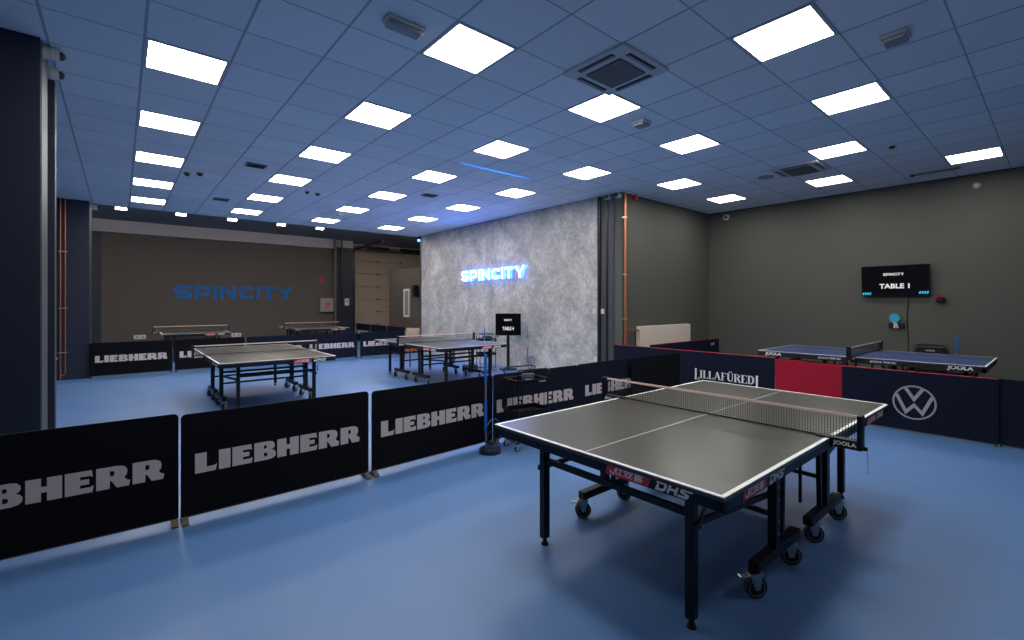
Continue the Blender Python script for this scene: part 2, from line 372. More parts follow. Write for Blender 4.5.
# ------------------------------------------------------------------ setting
Z0, ZC, ZS = 0., 3.691, 4.27
XR, YN, YF = 10.75, 5.47, 20.
Mf, Mc, Mk = floor_mat(), ceiling_mat(), concrete_mat()
struct('floor', MB().box(-6.2, -4.2, -.2, 14, 22, 0), Mf)
struct('ceiling', MB().box(-6.2, -4.2, ZC, 14, 13.38, ZC + .1), Mc)
struct('trim_1', MB().box(-4.2, 13.38, ZC - .012, 14, 13.42, ZS + .05), M_slab)          # edge of the hung ceiling
struct('ceiling_rear', MB().box(-4.2, 13.3, ZS, 14, 22, ZS + .15), M_slab)
struct('wall_right', MB().box(XR, -4.2, 0, XR + .2, YN + .2, ZC + .05), M_wallpaint)
struct('wall_niche', MB().box(7.56, YN, 0, XR + .2, YN + .2, ZC + .05), M_wallpaint)
struct('wall_column', MB().box(7.36, 5.665, 0, 7.56, 6.03, ZC + .05), M_slate)
struct('wall_corner', MB().box(7.375, YN, 0, 7.56, 5.665, ZC + .05), M_wallpaint)
struct('trim_2', MB().box(7.33, 5.98, 0, 7.38, 6.03, ZC).box(7.345, 5.80, 0, 7.365, 5.84, ZC), M_dark)
struct('wall_concrete', MB().box(7.30, 6.03, 0, 7.5, 13.15, ZC + .05), Mk)
struct('trim_3', MB().box(7.29, 13.12, 0, 7.52, 13.2, ZC), M_slate)
struct('wall_back', MB().box(-6.2, -4.2, 0, XR + .2, -4.0, ZC + .05), M_wallpaint)
struct('wall_left', MB().box(-6.2, -4.2, 0, -6.0, 6.2, ZC + .05), M_navywall)
struct('wall_pillar', MB().box(-6.2, 5.3, 0, -.49, 5.75, ZC + .05).box(-6.2, 5.7, 0, -.56, 6.2, ZC + .05).box(-.8, 5.97, 0, -.462, 6.1, ZC - .07), M_navywall)
struct('trim_4', MB().box(-.492, 5.33, 0, -.484, 5.72, ZC - .02).box(-.464, 5.985, 0, -.456, 6.085, ZC - .09), M_slate)
struct('wall_side', MB().box(-2.2, 6.1, 0, -2.0, 13.3, ZC + .05), M_navywall)
struct('wall_left_rear', MB().box(-4.2, 13.1, 0, -.49, 14.35, ZS + .1), M_navywall)
struct('wall_left_bay', MB().box(-4.2, 14.3, 0, -4.0, 20.2, ZS + .1), M_navywall)
struct('wall_far_left', MB().box(-4.2, YF, 0, -.46, YF + .2, ZS + .1), M_navywall)
struct('wall_far', MB().box(-.46, YF, 0, 6.98, YF + .2, ZS + .1), M_wallwarm)
struct('trim_5', MB().box(-4.0, YF - .14, 3.87, 6.98, YF, ZS), M_beam)
struct('wall_door_side', MB().box(6.98, YF - .1, 0, 7.76, YF + .8, 3.95), M_navywall)
struct('trim_6', MB().box(6.98, YF - .05, 3.95, 7.76, YF + .8, ZS), M_beam)
struct('wall_door', MB().box(7.7, 20.75, 0, 14, 20.95, ZS + .1), M_beam)
struct('wall_end', MB().box(13.8, 5.4, 0, 14, 21, ZS + .1), M_wallwarm)
# low dark room beside the dock door
struct('wall_partition', MB().box(8.0, 13.4, 0, 13.8, 16.9, 2.83), M_wallwarm)
w1 = empty('window_1', (8.0, 15.44, 1.06), None, None); w1['kind'] = 'structure'
MB().box(-.03, -.23, 0, .01, -.15, 1.03).box(-.03, .15, 0, .01, .23, 1.03).box(-.03, -.15, 0, .01, .15, .08).box(-.03, -.15, .95, .01, .15, 1.03).build('window_frame', M_plastic, w1)
MB().box(-.012, -.15, .08, .0, .15, .95).build('pane', M_windowpane, w1)

# sectional dock door
d1 = empty('door_1', (8.05, 20.7, 0), None, None); d1['kind'] = 'structure'
mb = MB()
for k in range(7): mb.box(0, -.04, .02 + k * .58, 5.0, .03, .585 + k * .58, bev=.006)
mb.build('door_panel', M_beige, d1)
mb = MB()
for x in (.03, 1.15, 2.3, 3.4):
    for k in range(6): mb.cyl((x, -.045, .6 + k * .58), (x, -.06, .6 + k * .58), .04, 10)
mb.build('hinge', M_dark, d1)
MB().bar((-.05, -.2, 0), (-.05, -.2, 3.95), .1, .08).bar((-.05, -.2, 3.95), (-.05, -3.2, 4.05), .08, .08).bar((5., -.2, 3.95), (5., -3.2, 4.05), .08, .08).bar((-.1, -.12, 3.98), (5.1, -.12, 3.98), .06, .05).build('track', M_dark, d1)
MB().cyl((-.1, -.3, 4.1), (5.1, -.3, 4.1), .02, 8).cyl((.55, -.3, 4.1), (1.6, -.3, 4.1), .07, 14).cyl((2.2, -.3, 4.1), (3.3, -.3, 4.1), .07, 14).build('spring_shaft', M_dark, d1)
MB().box(-.45, -.35, 3.72, -.1, -.1, 4.15, bev=.02).cyl((-.28, -.3, 3.2), (-.28, -.3, 3.75), .03, 8).build('motor', M_dark, d1)

# ------------------------------------------------------------------ ceiling lights
PAN = [(0,0),(0,3),(0,6),(0,9),(0,12),(3,0),(3,3),(3,6),(3,12),(3,-3),(6,0),(6,3),(9,3),(6,-3),(9,0),(12,-1),(9,-3),(15,-1),(6,-6),(9,-6),(12,-5),(15,-4),(15,-7),(6,6),(6,9),(6,12),(9,9),(9,12),(3,9),(9,6),
       (0,-3),(3,-6),(6,-9)]  # added panels out of view, for more light on the foreground
CENTRE = lambda i, j: (.1509 + .6 * i + .3, 4.7464 + .6 * j + .3)
# rows counted as in the photo, from the left pillar towards the television wall
colname = {0: 'row along the left pillar', 3: 'second row from the left pillar', 6: 'third row from the left pillar', 9: 'fourth row from the left pillar', 12: 'fifth row from the left pillar', 15: 'row nearest the television wall'}
bycol = {}
for i, j in PAN: bycol.setdefault(i, []).append(j)
ordn = ['first', 'second', 'third', 'fourth', 'fifth', 'sixth', 'seventh', 'eighth']
proto = None
for i, j in PAN:
    vis = sorted(q for q in bycol[i] if (i, q) not in ((0,-3),(3,-6),(6,-9)))
    cx, cy = CENTRE(i, j)
    if j in vis:
        k = vis.index(j)
        lab = '%s LED ceiling panel counted from the camera in the %s' % (ordn[k], colname[i])
    else: lab = 'LED ceiling panel above the camera, %s' % {0: 'nearest the left pillar', 3: 'middle of three', 6: 'nearest the television wall side'}[i]
    if proto is None:
        proto = empty('ceiling_light', (cx, cy, ZC), lab, 'ceiling light', 'LED panels in the tiled ceiling')
        h = .295; q = .270
        MB().box(-h, -h, -.005, h, -q, .0).box(-h, q, -.005, h, h, .0).box(-h, -q, -.005, -q, q, .0).box(q, -q, -.005, h, q, .0).build('frame', M_frame, proto)
        MB().box(-q, -q, -.0052, q, q, -.002).build('diffuser', M_panelglow, proto)
        index_kids()
    else:
        o = copy_tree(proto); o.location = (cx, cy, ZC); o['label'] = lab

# cassettes
def cassette(x, y, label):
    t = empty('air_conditioner_cassette', (x, y, ZC), label, 'air conditioner', 'ceiling air conditioners')
    h = .335
    MB().box(-h, -h, -.03, h, h, 0, bev=.006).build('body', mat('cassette_plastic', (.60, .60, .60), .5), t)
    mb = MB(); mb.box(-.19, -.19, -.042, .19, .19, -.03)
    mb.build('intake_grille', mat('dark_grille', (.12, .115, .11), .6, bump=(400, .6)), t)
    for a in range(4):
        M = Matrix.Rotation(a * PI / 2, 4, 'Z')
        MB().box(-.19, .25, -.036, .19, .30, -.029, M).build('air_slot', M_dark, t)
        MB().box(-.185, .262, -.045, .185, .278, -.036, M).build('louvre', M_grayplastic, t)
cassette(3.47, 2.65, 'square grey air conditioner cassette in the ceiling nearest the camera')
cassette(8.22, 2.70, 'square air conditioner cassette in the ceiling by the television wall')

def emergency(x, y, w, d, label, rz=0):
    t = empty('emergency_light', (x, y, ZC), label, 'emergency light', rz=rz)
    MB().box(-w / 2, -d / 2, -.03, w / 2, d / 2, 0, bev=.004).build('housing', M_plastic, t)
    MB().box(-w / 2 + .01, -d / 2 + .01, -.062, w / 2 - .01, d / 2 - .01, -.03, bev=.012).build('cover', M_grayplastic, t)
emergency(1.66, 3.25, .30, .12, 'small oblong emergency light on ceiling tiles left of the nearest centre panel', 0)
emergency(4.72, .87, .17, .17, 'small square box light on the ceiling at upper right')
emergency(4.68, 3.20, .17, .17, 'small square box light on ceiling behind the big air conditioner cassette')
emergency(4.07, 11.05, .3, .12, 'small white emergency light on the ceiling near the dock door')
def detector(x, y, r, label, m=M_plastic, name='smoke_detector', cat='smoke detector'):
    t = empty(name, (x, y, ZC), label, cat)
    MB().cyl((0, 0, -.02), (0, 0, 0), r, 20).build('base', m, t); MB().cyl((0, 0, -.05), (0, 0, -.02), r * .5, 16, r * .8).build('head', M_dark, t)
detector(7.96, 1.50, .05, 'small detector on ceiling tiles between the two rightmost light rows')
detector(2.72, 9.27, .045, 'left of two small detectors on ceiling above the rear left table')
detector(2.92, 9.30, .055, 'right of two small detectors on ceiling above the rear left table')
detector(1.0, 9.12, .05, 'right of two small round sensors beside the leftmost panel row', M_amber, 'ceiling_sensor', 'sensor')
detector(.84, 9.25, .05, 'left of two small round sensors beside the leftmost panel row', M_amber, 'ceiling_sensor', 'sensor')
detector(10.0, 1.62, .05, 'small detector on ceiling close to the television wall')
o = MB().cyl((0, 0, -.012), (0, 0, 0), .12, 28).cyl((0, 0, -.02), (0, 0, -.012), .09, 28).build('ceiling_speaker', M_grayplastic); o.location = (8.34, 3.25, ZC)
tag(o, 'round grey speaker flush in the ceiling beside the far air conditioner', 'speaker')
for (x, y, l) in ((4.66, 8.06, 'small grey vent in the ceiling above the blue-lit table'), (1.6, 8.03, 'small grey vent in the ceiling above the rear left table'), (1.58, 11.1, 'small grey vent in ceiling furthest to the rear left')):
    t = empty('ceiling_vent', (x, y, ZC), l, 'vent', 'small grey ceiling vents')
    MB().box(-.14, -.11, -.02, .14, .11, 0, bev=.004).build('frame', M_grayplastic, t)
    mb = MB(); [mb.box(-.12, -.09 + .03 * k, -.026, .12, -.075 + .03 * k, -.02) for k in range(6)]; mb.build('slats', M_dark, t)
t = empty('ceiling_vent', (10.05, 1.35, ZC), 'thin slot vent in the ceiling close to the television wall', 'vent')
MB().box(-.06, -.3, -.02, .06, .3, 0).build('frame', M_grayplastic, t); MB().box(-.02, -.27, -.025, .02, .27, -.02).build('slot', M_dark, t)

# blue light: streak on the ceiling as a glowing sliver, lamp at wall corner
o = MB().prism([(-.72, 0), (-.35, -.016), (.35, -.022), (.7, 0), (.35, .022), (-.35, .016)], -.01, 0).build('light_profile', M_streak); o.location = (4.66, 5.9, ZC)
tag(o, 'thin blue glowing strip in the ceiling grid above the grey tables', 'light strip')
t = empty('blue_lamp', (7.25, 13.2, 3.58), 'small blue lamp at the rear top corner of concrete wall', 'lamp')
MB().cyl((0, 0, 0), (0, 0, .10), .035, 14).build('holder', M_dark, t); MB().cyl((0, 0, -.05), (0, 0, 0), .04, 14, .045).build('lens', mat('blue_lamp_lens', (.1, .3, .8), .4, emit=(.1, .35, 1.), es=5), t)

# floodlights under the slab behind the hung ceiling
proto = None
for k, (x, l) in enumerate(((.02, 'leftmost'), (1.19, 'second from left'), (2.32, 'third from left'), (3.54, 'fourth from left'), (4.62, 'rightmost'))):
    lab = 'small warm floodlight under the ceiling edge, %s of five' % l
    if proto is None:
        proto = empty('floodlight', (x, 14.5, 3.87), lab, 'floodlight', 'floodlights before the rear wall')
        R = Matrix.Rotation(math.radians(-125), 4, 'X')
        MB().box(-.12, -.03, -.07, .12, .05, .07, R, bev=.008).build('housing', M_dark, proto)
        MB().box(-.105, .05, -.055, .105, .056, .055, R).build('lens', M_spot, proto)
        MB().box(-.10, -.037, -.05, .10, -.03, .05, R).build('rear_cover', M_plastic, proto)
        MB().tube([(-.13, 0, 0), (-.14, 0, .12), (0, 0, .14), (.14, 0, .12), (.13, 0, 0)], .008).cyl((0, 0, .14), (0, 0, ZS - 3.87), .01, 8).build('bracket', M_dark, proto)
        index_kids()
    else:
        o = copy_tree(proto); o.location = (x, 14.5, 3.87); o['label'] = lab

# added battens, hidden behind the hung ceiling edge, to brighten the rear bay
for k, (x, y, l) in enumerate(((-2.4, 15.8, 'leftmost'), (.8, 15.6, 'second from left'), (3.6, 15.6, 'middle'), (6.4, 15.6, 'fourth from left'), (9.6, 15.4, 'rightmost'))):
    t = empty('batten_light', (x, y, ZS), 'slab-mounted batten light in the rear bay, %s of five' % l, 'batten light', 'battens in the rear bay')
    MB().box(-.62, -.06, -.05, .62, .06, 0, bev=.006).build('housing', M_plastic, t)
    MB().box(-.60, -.05, -.075, .60, .05, -.05, bev=.006).build('diffuser', mat('batten_diffuser', (.8, .8, .8), .5, emit=(1., .87, .75), es=105.), t)

# ------------------------------------------------------------------ signs
LAY, WW = wide_layout('SPINCITY', 1)
def sign_letters_wall():
    t = empty('wall_lettering', (3.37, YF, 1.955), 'big blue SPINCITY letters on the dark rear wall', 'sign')
    M = frame((0, -.004, 0), (1, 0, 0), (0, 0, 1))
    for k, ch in enumerate('SPINCITY'):
        wide_letters('SPINCITY', 3.86, .50, 0, .02, M, stroke=2.5, sel=k).build('letter_' + ch.lower(), M_logoblue, t)
sign_letters_wall()
t = empty('backlit_sign', (7.30, 9.43, 2.305), 'glowing white and blue SPINCITY sign on the concrete wall', 'sign')
M = frame((0, 0, 0), (0, -1, 0), (0, 0, 1))
for k, ch in enumerate('SPINCITY'):
    o = wide_letters('SPINCITY', 2.62, .27, .035, .075, M, stroke=2.0, sel=k).build('letter_' + ch.lower(), M_signcan, t)
    wide_letters('SPINCITY', 2.62, .27, .076, .078, M, stroke=1.6, sel=k).build('letter_face', M_signface, o)
    wide_letters('SPINCITY', 2.62, .27, .028, .032, M, sel=k).build('back_light', M_signback, o)

# ------------------------------------------------------------------ table tennis tables
def caster_into(parent, x, y, brake, ang):
    r = .057; M = Matrix.Translation((x, y, 0)) @ Matrix.Rotation(ang, 4, 'Z')
    def fin(mb, name, m, p):
        mb.bm.transform(M); return mb.build(name, m, p)
    c = fin(MB().cyl((.006, -.016, r), (.006, .016, r), r, 26), 'caster', M_rubber, parent)
    fin(MB().ring((.006, -.0165, r), .044, .0035, 'y', 24, 6).ring((.006, .0165, r), .044, .0035, 'y', 24, 6), 'wheel_ring', M_hub, c)
    mb = MB()
    for s in (-1, 1): mb.prism([(-.008, .048), (.020, .048), (.034, .128), (-.034, .128)], -.002, .002, Matrix(((1, 0, 0, 0), (0, 0, 1, s * .022), (0, 1, 0, 0), (0, 0, 0, 1))))
    mb.box(-.036, -.025, .124, .040, .025, .134).cyl((.006, -.028, r), (.006, .028, r), .008, 10)
    fin(mb, 'fork', M_steel, c)
    if brake: fin(MB().box(-.078, -.015, .114, -.03, .015, .120, bev=.002).cyl((-.078, -.015, .116), (-.078, .015, .116), .007, 10), 'brake_pedal', M_steel, c)
    return c

def make_table(loc, rz, label, top=M_top, variant='dhs', tape=M_tape, group='table tennis tables'):
    t = empty('table_tennis_table', loc, label, 'table tennis table', group, rz)
    L, W, H = 1.37, .7625, .76
    for s in (-1, 1):
        x0, x1 = (.002, L) if s > 0 else (-L, -.002)
        tp = MB().box(x0, -W, H - .022, x1, W, H, bev=.0015).build('tabletop', top, t)
        mb = MB(); z0, z1 = H - .001, H + .0006; e = .02
        mb.box(x0, -W - .0006, z0 - .003, x1, -W + e, z1).box(x0, W - e, z0 - .003, x1, W + .0006, z1)
        xe = L if s > 0 else -L
        mb.box(min(xe, xe - s * e) - (.0006 if s < 0 else 0), -W, z0 - .003, max(xe, xe - s * e) + (.0006 if s > 0 else 0), W, z1)
        mb.box(x0, -.0022, z0, x1, .0022, z1).build('white_line', M_line, tp)
    am = M_black if variant == 'dhs' else mat('maroon_black_apron', (.016, .009, .010), .45)
    ah = .068 if variant == 'dhs' else .085
    for s in (-1, 1):
        a, b = (.004, L - .004) if s > 0 else (-L + .004, -.004); zt, zb = H - .022, H - ah
        mb = MB().box(a, -W + .004, zb, b, -W + .034, zt).box(a, W - .034, zb, b, W - .004, zt)
        mb.box(b - .03 if s > 0 else a, -W + .004, zb, b if s > 0 else a + .03, W - .004, zt)
        mb.box((a if s > 0 else b - .03), -W + .034, zb + .02, (a + .03 if s > 0 else b), W - .034, zt)
        ap = mb.build('apron', am if variant != 'dhs' else M_navy_frame, t)
        z = H - .022 - (ah - .022) / 2; zz = H - .040
        e = .0042
        # end face stickers: seen from outside they sit right of centre
        Me = frame((s * (L - e + .001), 0, zz), (0, s, 0), (0, 0, 1))
        # long side: origin at table centre of that side
        if variant == 'dhs':
            hh = .056
            def sticker(M, cx, flip=0):
                T = M @ Matrix.Translation((cx, 0, .0008))
                st = MB().prism([(-.135, -hh / 2), (.115, -hh / 2), (.135, hh / 2), (-.115, hh / 2)], 0, .0012, T).build('red_sticker', M_red, t)
                put(T_HAN, .175, .036, .0008, T @ Matrix.Translation((.005, 0, .0012))).build('sticker_lettering', M_white, st)
                MB().ribbon(arc(-.085, .005, .018, .022, 200, 290, 5), .007, .0012, .002, T).build('sticker_swoosh', M_white, st)
                dhs_mb(.170, .040, .0012, M @ Matrix.Translation((cx + .245, 0, .0008))).build('brand_lettering', M_white, t)
            sticker(Me, .285)
            for sy in (-1, 1):
                M = frame((0, sy * (W - e + .001), zz), (-sy, 0, 0), (0, 0, 1))
                if s == sy:     # viewed-left half
                    sticker(M, -1.065)
                else: sticker(M, .89)
        else:
            for sy in (-1, 1):
                M = frame((0, sy * (W - e + .001), H - .048), (-sy, 0, 0), (0, 0, 1)); sg = -1 if s == sy else 1
                put(T_JOOLA, .25, .068, .0015, M @ Matrix.Translation((sg * 1.13, 0, .0006))).build('brand_lettering', M_white, t)
                put(T_SC, .30, .034, .0015, M @ Matrix.Translation((sg * .33, 0, .0006))).build('model_lettering', M_white, t)
    # end legs
    lx, ly = 1.16, .505
    for sx in (-1, 1):
        for sy in (-1, 1):
            x, y = sx * lx, sy * ly
            lg = MB().box(x - .026, y - .022, .045, x + .026, y + .022, H - ah + .03, bev=.004).box(x - .03, y + .022 * sy, .48, x + .03, y + .034 * sy, .51).build('leg', M_black, t)
            MB().cyl((x, y, .018), (x, y, .05), .012, 12).cyl((x, y, 0), (x, y, .02), .024, 16, .018).build('leveling_foot', M_rubber, lg)
        MB().bar((sx * lx, -ly, .545), (sx * lx, ly, .545), .025, .035).build('end_rail', M_black, t)
        MB().cyl((sx * (lx - .03), -ly - .06, .61), (sx * (lx + .02), -ly - .05, .53), .009, 8).build('latch_lever', M_amber, t)
        cr = sx * .43
        MB().bar((cr, -.58, .525), (cr, .58, .525), .025, .03).bar((cr, -.58, .36), (cr, .58, .36), .022, .025).build('cross_rail', M_black, t)
        for sy in (-1, 1):
            y = sy * .6
            bm_ = MB().box(min(sx * .10, sx * .70), y - .028, .134, max(sx * .10, sx * .70), y + .028, .19, bev=.004).build('caster_beam', M_black, t)
            ps = MB().box(cr - .03, y - .024, .19, cr + .03, y + .024, H - ah + .03, bev=.003).build('post', M_black, t)
            mb = MB()
            for z in (.26, .33, .45, .52): mb.cyl((cr - sx * .0, y - .028, z), (cr, y + .028, z), .006, 8)
            mb.build('bolts', M_steel, ps)
            MB().bar((sx * .33, y, .19), (sx * .30, y, H - ah + .03), .028, .028, .002).build('strut', M_navy_frame, t)
            MB().bar((cr, sy * .575, .47), (sx * lx, sy * .515, .50), .02, .028).build('side_rail', M_black, t)
            if sx > 0: MB().bar((sx * .16, sy * .54, .25), (sx * .16, sy * .54, .69), .014, .022).build('safety_rod', M_navy_frame, t)
            caster_into(t, sx * .69, y, 1, math.radians(-42 - 8 * sx))
            caster_into(t, sx * .20, y, 0, math.radians(-50))
    # net
    nw = .9125; nt_ = empty_part('net', t)
    mb = MB(); zt, zb = H + .1525, H + .004; n = 118
    for k in range(n + 1):
        y = -nw + .03 + (2 * nw - .06) * k / n; mb.box(-.0008, y - .0009, zb, .0008, y + .0009, zt - .012)
    for k in range(9):
        z = zb + .004 + k * .0165; mb.box(-.0006, -nw + .03, z - .0005, .0006, nw - .03, z + .0005)
    net = nt_; mb2 = mb.build('net_mesh', M_net, net)
    MB().box(-.0035, -nw + .02, zt - .014, .0035, nw - .02, zt + .001).build('net_tape', tape, net)
    MB().box(-.003, -nw + .03, zb - .002, .003, nw - .03, zb + .006).build('bottom_cord', M_net, net)
    for sy in (-1, 1):
        y = sy * nw
        p = MB().box(-.040, y - .012, H - .040, .022, y + .012, zt + .006, bev=.003).build('net_post', M_black, net)
        MB().box(-.03, min(y, sy * (W - .07)), H + .0015, .03, max(y, sy * (W - .07)), H + .010, bev=.002).box(-.03, min(y, sy * (W + .003)), H - .042, .03, max(y, sy * (W + .003)), H + .006, bev=.003).build('clamp', M_black, p)
        MB().cyl((0, sy * (W + .05), H - .075), (0, sy * (W + .05), H - .048), .016, 14).cyl((0, y + sy * .012, H - .03), (0, y + sy * .03, H - .03), .012, 12).build('clamp_knob', M_black, p)
        for s in (-1, 1):
            M = frame((s * .0302, sy * (W + .078), H - .018), (0, s, 0), (0, 0, 1))
            put(T_JOOLA, .115, .030, .001, M).build('clamp_lettering', M_white, p)
    MB().tube([(0, -nw - .028, H - .03), (.002, -nw - .032, H - .10), (0, -nw - .03, H - .17)], .002, 6).build('tension_cord', M_tapew, net)
    return t

def empty_part(name, parent):
    # top tape of a net carries its other pieces: the net is one part with sub-parts
    o = bpy.data.objects.new(name, None); C.objects.link(o); o.parent = parent; o.location = (-.03, 0, 0); o.empty_display_size = .05
    return o

tA = make_table((3.26, 1.66, 0), 0, 'large grey-topped table tennis table in the foreground')
tB_ = make_table((9.10, 2.005, 0), -PI / 2, 'blue-topped table tennis table below the wall television', M_bluetop, 'joola', M_tapew)
index_kids()
def table_copy(x, y, rz, lab):
    o = copy_tree(tA); o.location = (x, y, 0); o.rotation_euler = (0, 0, rz); o['label'] = lab; return o
table_copy(1.757, 8.535, PI / 2, 'grey-topped table behind the near barriers, left of the blue-lit one')
table_copy(5.08, 8.47, PI / 2, 'table tennis table with blue light on its top, before the concrete wall')
table_copy(1.60, 16.3, PI / 2, 'rear table tennis table below the blue SPINCITY letters')
table_copy(5.05, 16.6, PI / 2, 'rear table tennis table before the grey hose cabinet')

# ------------------------------------------------------------------ barriers
def rounded(w, h, r, n=5):
    P = [(-w / 2, 0), (w / 2, 0)]
    P += [(w / 2 - r + r * math.cos(a), h - r + r * math.sin(a)) for a in [PI / 2 * k / n for k in range(n + 1)]]
    P += [(-w / 2 + r + r * math.cos(a), h - r + r * math.sin(a)) for a in [PI / 2 + PI / 2 * k / n for k in range(n + 1)]]
    return P
def barrier(x, y, rz, w, cloth, label, logo=None, h=.715, z0=.046, piping=None, group='court barriers', tx=0, feet=(1, 1), r=.03):
    # local x along the panel, local -y faces the viewer
    t = empty('barrier', (x, y, 0), label, 'barrier', group, rz)
    M = Matrix(((1, 0, 0, 0), (0, 0, -1, 0), (0, 1, 0, z0), (0, 0, 0, 1)))
    MB().prism(rounded(w, h, r), -.007, .007, M).build('cloth', cloth, t)
    MB().tube([(-w / 2 + .012, 0, z0 - .004), (w / 2 - .012, 0, z0 - .004)], .007, 8).build('bottom_rail', M_brass, t)
    for s, f in zip((-1, 1), feet):
        xx = s * (w / 2 - .022)
        if f:
            MB().prism([(-.07, 0), (.07, 0), (.07, .012), (.02, .042), (-.02, .042), (-.07, .012)], -.02, .02, Matrix(((0, 0, 1, xx), (1, 0, 0, 0), (0, 1, 0, 0), (0, 0, 0, 1)))).build('foot', M_brass, t)
        MB().tube([(xx, 0, .02), (xx, 0, z0 + .02)], .009, 8).build('stand_tube', M_dark, t)
    if piping: MB().tube([(-w / 2 + r, 0, z0 + h + .002), (w / 2 - r, 0, z0 + h + .002)], .006, 8).build('piping', piping, t)
    F = frame((tx, -.0075, z0 + h / 2), (1, 0, 0), (0, 0, 1))
    if logo == 'lieb':
        MB().mesh(T_LIEB, F).build('lettering', M_brand, t)
    elif logo == 'lilla':
        roman_text(1.02, .125, .0012, F @ Matrix.Translation((0, -.005, 0))).build('lettering', M_white, t)
    elif logo == 'lilla2':
        roman_text(1.02, .125, .0012, F @ Matrix.Translation((0, -.005, 0))).build('lettering', M_white, t)
    elif logo == 'vw':
        R = .192; mb = MB(); T = F @ Matrix.Translation((.012, -.012, 0))
        mb.ribbon(arc(0, 0, R, R, 0, 360, 48), .018, 0, .0014, T)
        c = lambda x, y: (x * R, y * R)
        wd = .034
        mb.ribbon([c(-.43, .90), c(0, .20), c(.43, .90)], wd, 0, .0014, T)
        mb.ribbon([c(-.85, .44), c(-.39, -.62), c(0, -.16), c(.39, -.62), c(.85, .44)], wd, 0, .0014, T)
        mb.build('round_emblem', mat('grey_emblem_print', (.33, .34, .36), .6), t)
    return t
G1 = 'brand barriers in the near row'
LB = 'black barrier with LIEBHERR lettering in the near row, '
def near(x0, x1, y0, y1, cloth, lab, logo='lieb', **k):
    w = math.hypot(x1 - x0, y1 - y0)
    return barrier((x0 + x1) / 2, (y0 + y1) / 2, math.atan2(y1 - y0, x1 - x0), w, cloth, lab, logo, group=G1, **k)
near(-1.06, .316, 4.065, 4.03, M_cloth_shaded_black, LB + 'cut off by the left picture edge', tx=0, h=.732)
near(.328, 1.708, 4.015, 4.035, M_cloth_shaded_black, LB + 'whole lettering visible, second from the left', tx=0, h=.722)
near(1.738, 3.165, 4.03, 4.10, M_cloth_shaded_black, LB + 'just left of the black trolley', tx=-.02)
near(3.18, 4.52, 4.10, 4.055, M_cloth_navy, 'dark navy LIEBHERR barrier directly behind the black trolley', tx=-.02)
near(4.55, 5.93, 4.08, 4.09, M_cloth_navy, 'navy LIEBHERR barrier partly seen through the foreground net', tx=.06)
near(5.63, 6.98, 4.02, 4.05, M_cloth_shaded_black, 'plain black barrier at the right end of the near row', None)
# right row, along y, facing -x
def right(y0, y1, X, cloth, lab, logo, x2=None, **k):
    x2 = X if x2 is None else x2
    w = math.hypot(y1 - y0, x2 - X)
    return barrier((X + x2) / 2, (y0 + y1) / 2, math.atan2(y0 - y1, x2 - X) if False else -PI / 2 + math.atan2(x2 - X, y1 - y0) * 1, w, cloth, lab, logo, group='brand barriers before the blue table', **k)
right(4.152, 5.60, 7.302, M_cloth_navy2, 'plain navy barrier with red piping at left end of right row', None, piping=M_piping, r=.008)
right(2.725, 4.15, 7.30, M_cloth_navy2, 'navy barrier with white LILLAFÜRED lettering', 'lilla', piping=M_piping, r=.008, tx=-.01)
right(2.32, 2.72, 7.31, M_cloth_red, 'left of the two plain crimson barriers', None, h=.705, feet=(0, 0), r=.008)
right(1.86, 2.31, 7.275, M_cloth_red, 'right of the two plain crimson barriers', None, h=.70, feet=(0, 0), r=.008)
right(.455, 1.87, 7.20, M_cloth_navy2, 'navy barrier with round VW emblem and red piping', 'vw', h=.695, piping=M_piping, r=.008, feet=(1, 0))
right(-1.0, .462, 7.222, M_cloth_navy, 'plain dark navy barrier at the right picture edge', None, h=.70, feet=(0, 0), r=.008)
# inner barrier of the blue table court
barrier(9.09, 5.09, 0, 2.72, M_cloth_navy2, 'navy barrier with red piping in front of the radiator', None, piping=M_piping, r=.008)
# its lettering fragment near the right end
put(font_mesh('ed', 1, 1, 1, .01), .13, .07, .0012, frame((1.06, -.0075, .66), (1, 0, 0), (0, 0, 1))).build('lettering', M_white, [o for o in C.objects if o.get('label', '').startswith('navy barrier with red piping in front')][0])
# far row
for k, (x0, lab) in enumerate(((-.49, 'leftmost of the rear row, against blue wall'), (.95, 'second from left in the rear row'), (2.39, 'third of the rear row, behind the rear left table'), (3.79, 'fourth in the rear row, right of the rear left table'), (5.27, 'rightmost of the rear row, behind the blue-lit table'))):
    barrier(x0 + .70, 13.02, 0, 1.395, M_cloth_shaded_black if k < 2 else M_cloth_navy, 'LIEBHERR barrier, ' + lab, 'lieb', group='rear row of brand barriers', h=.685)
for k, (y0, lab) in enumerate(((14.8, 'nearest'), (16.25, 'second'), (17.7, 'furthest'))):
    barrier(7.57, y0 + .7, -PI / 2, 1.40, M_cloth_navy, 'navy LIEBHERR barrier leading towards the dock door, %s of three' % lab, 'lieb', group='barriers towards the dock door', h=.685, piping=M_piping if k == 0 else None)

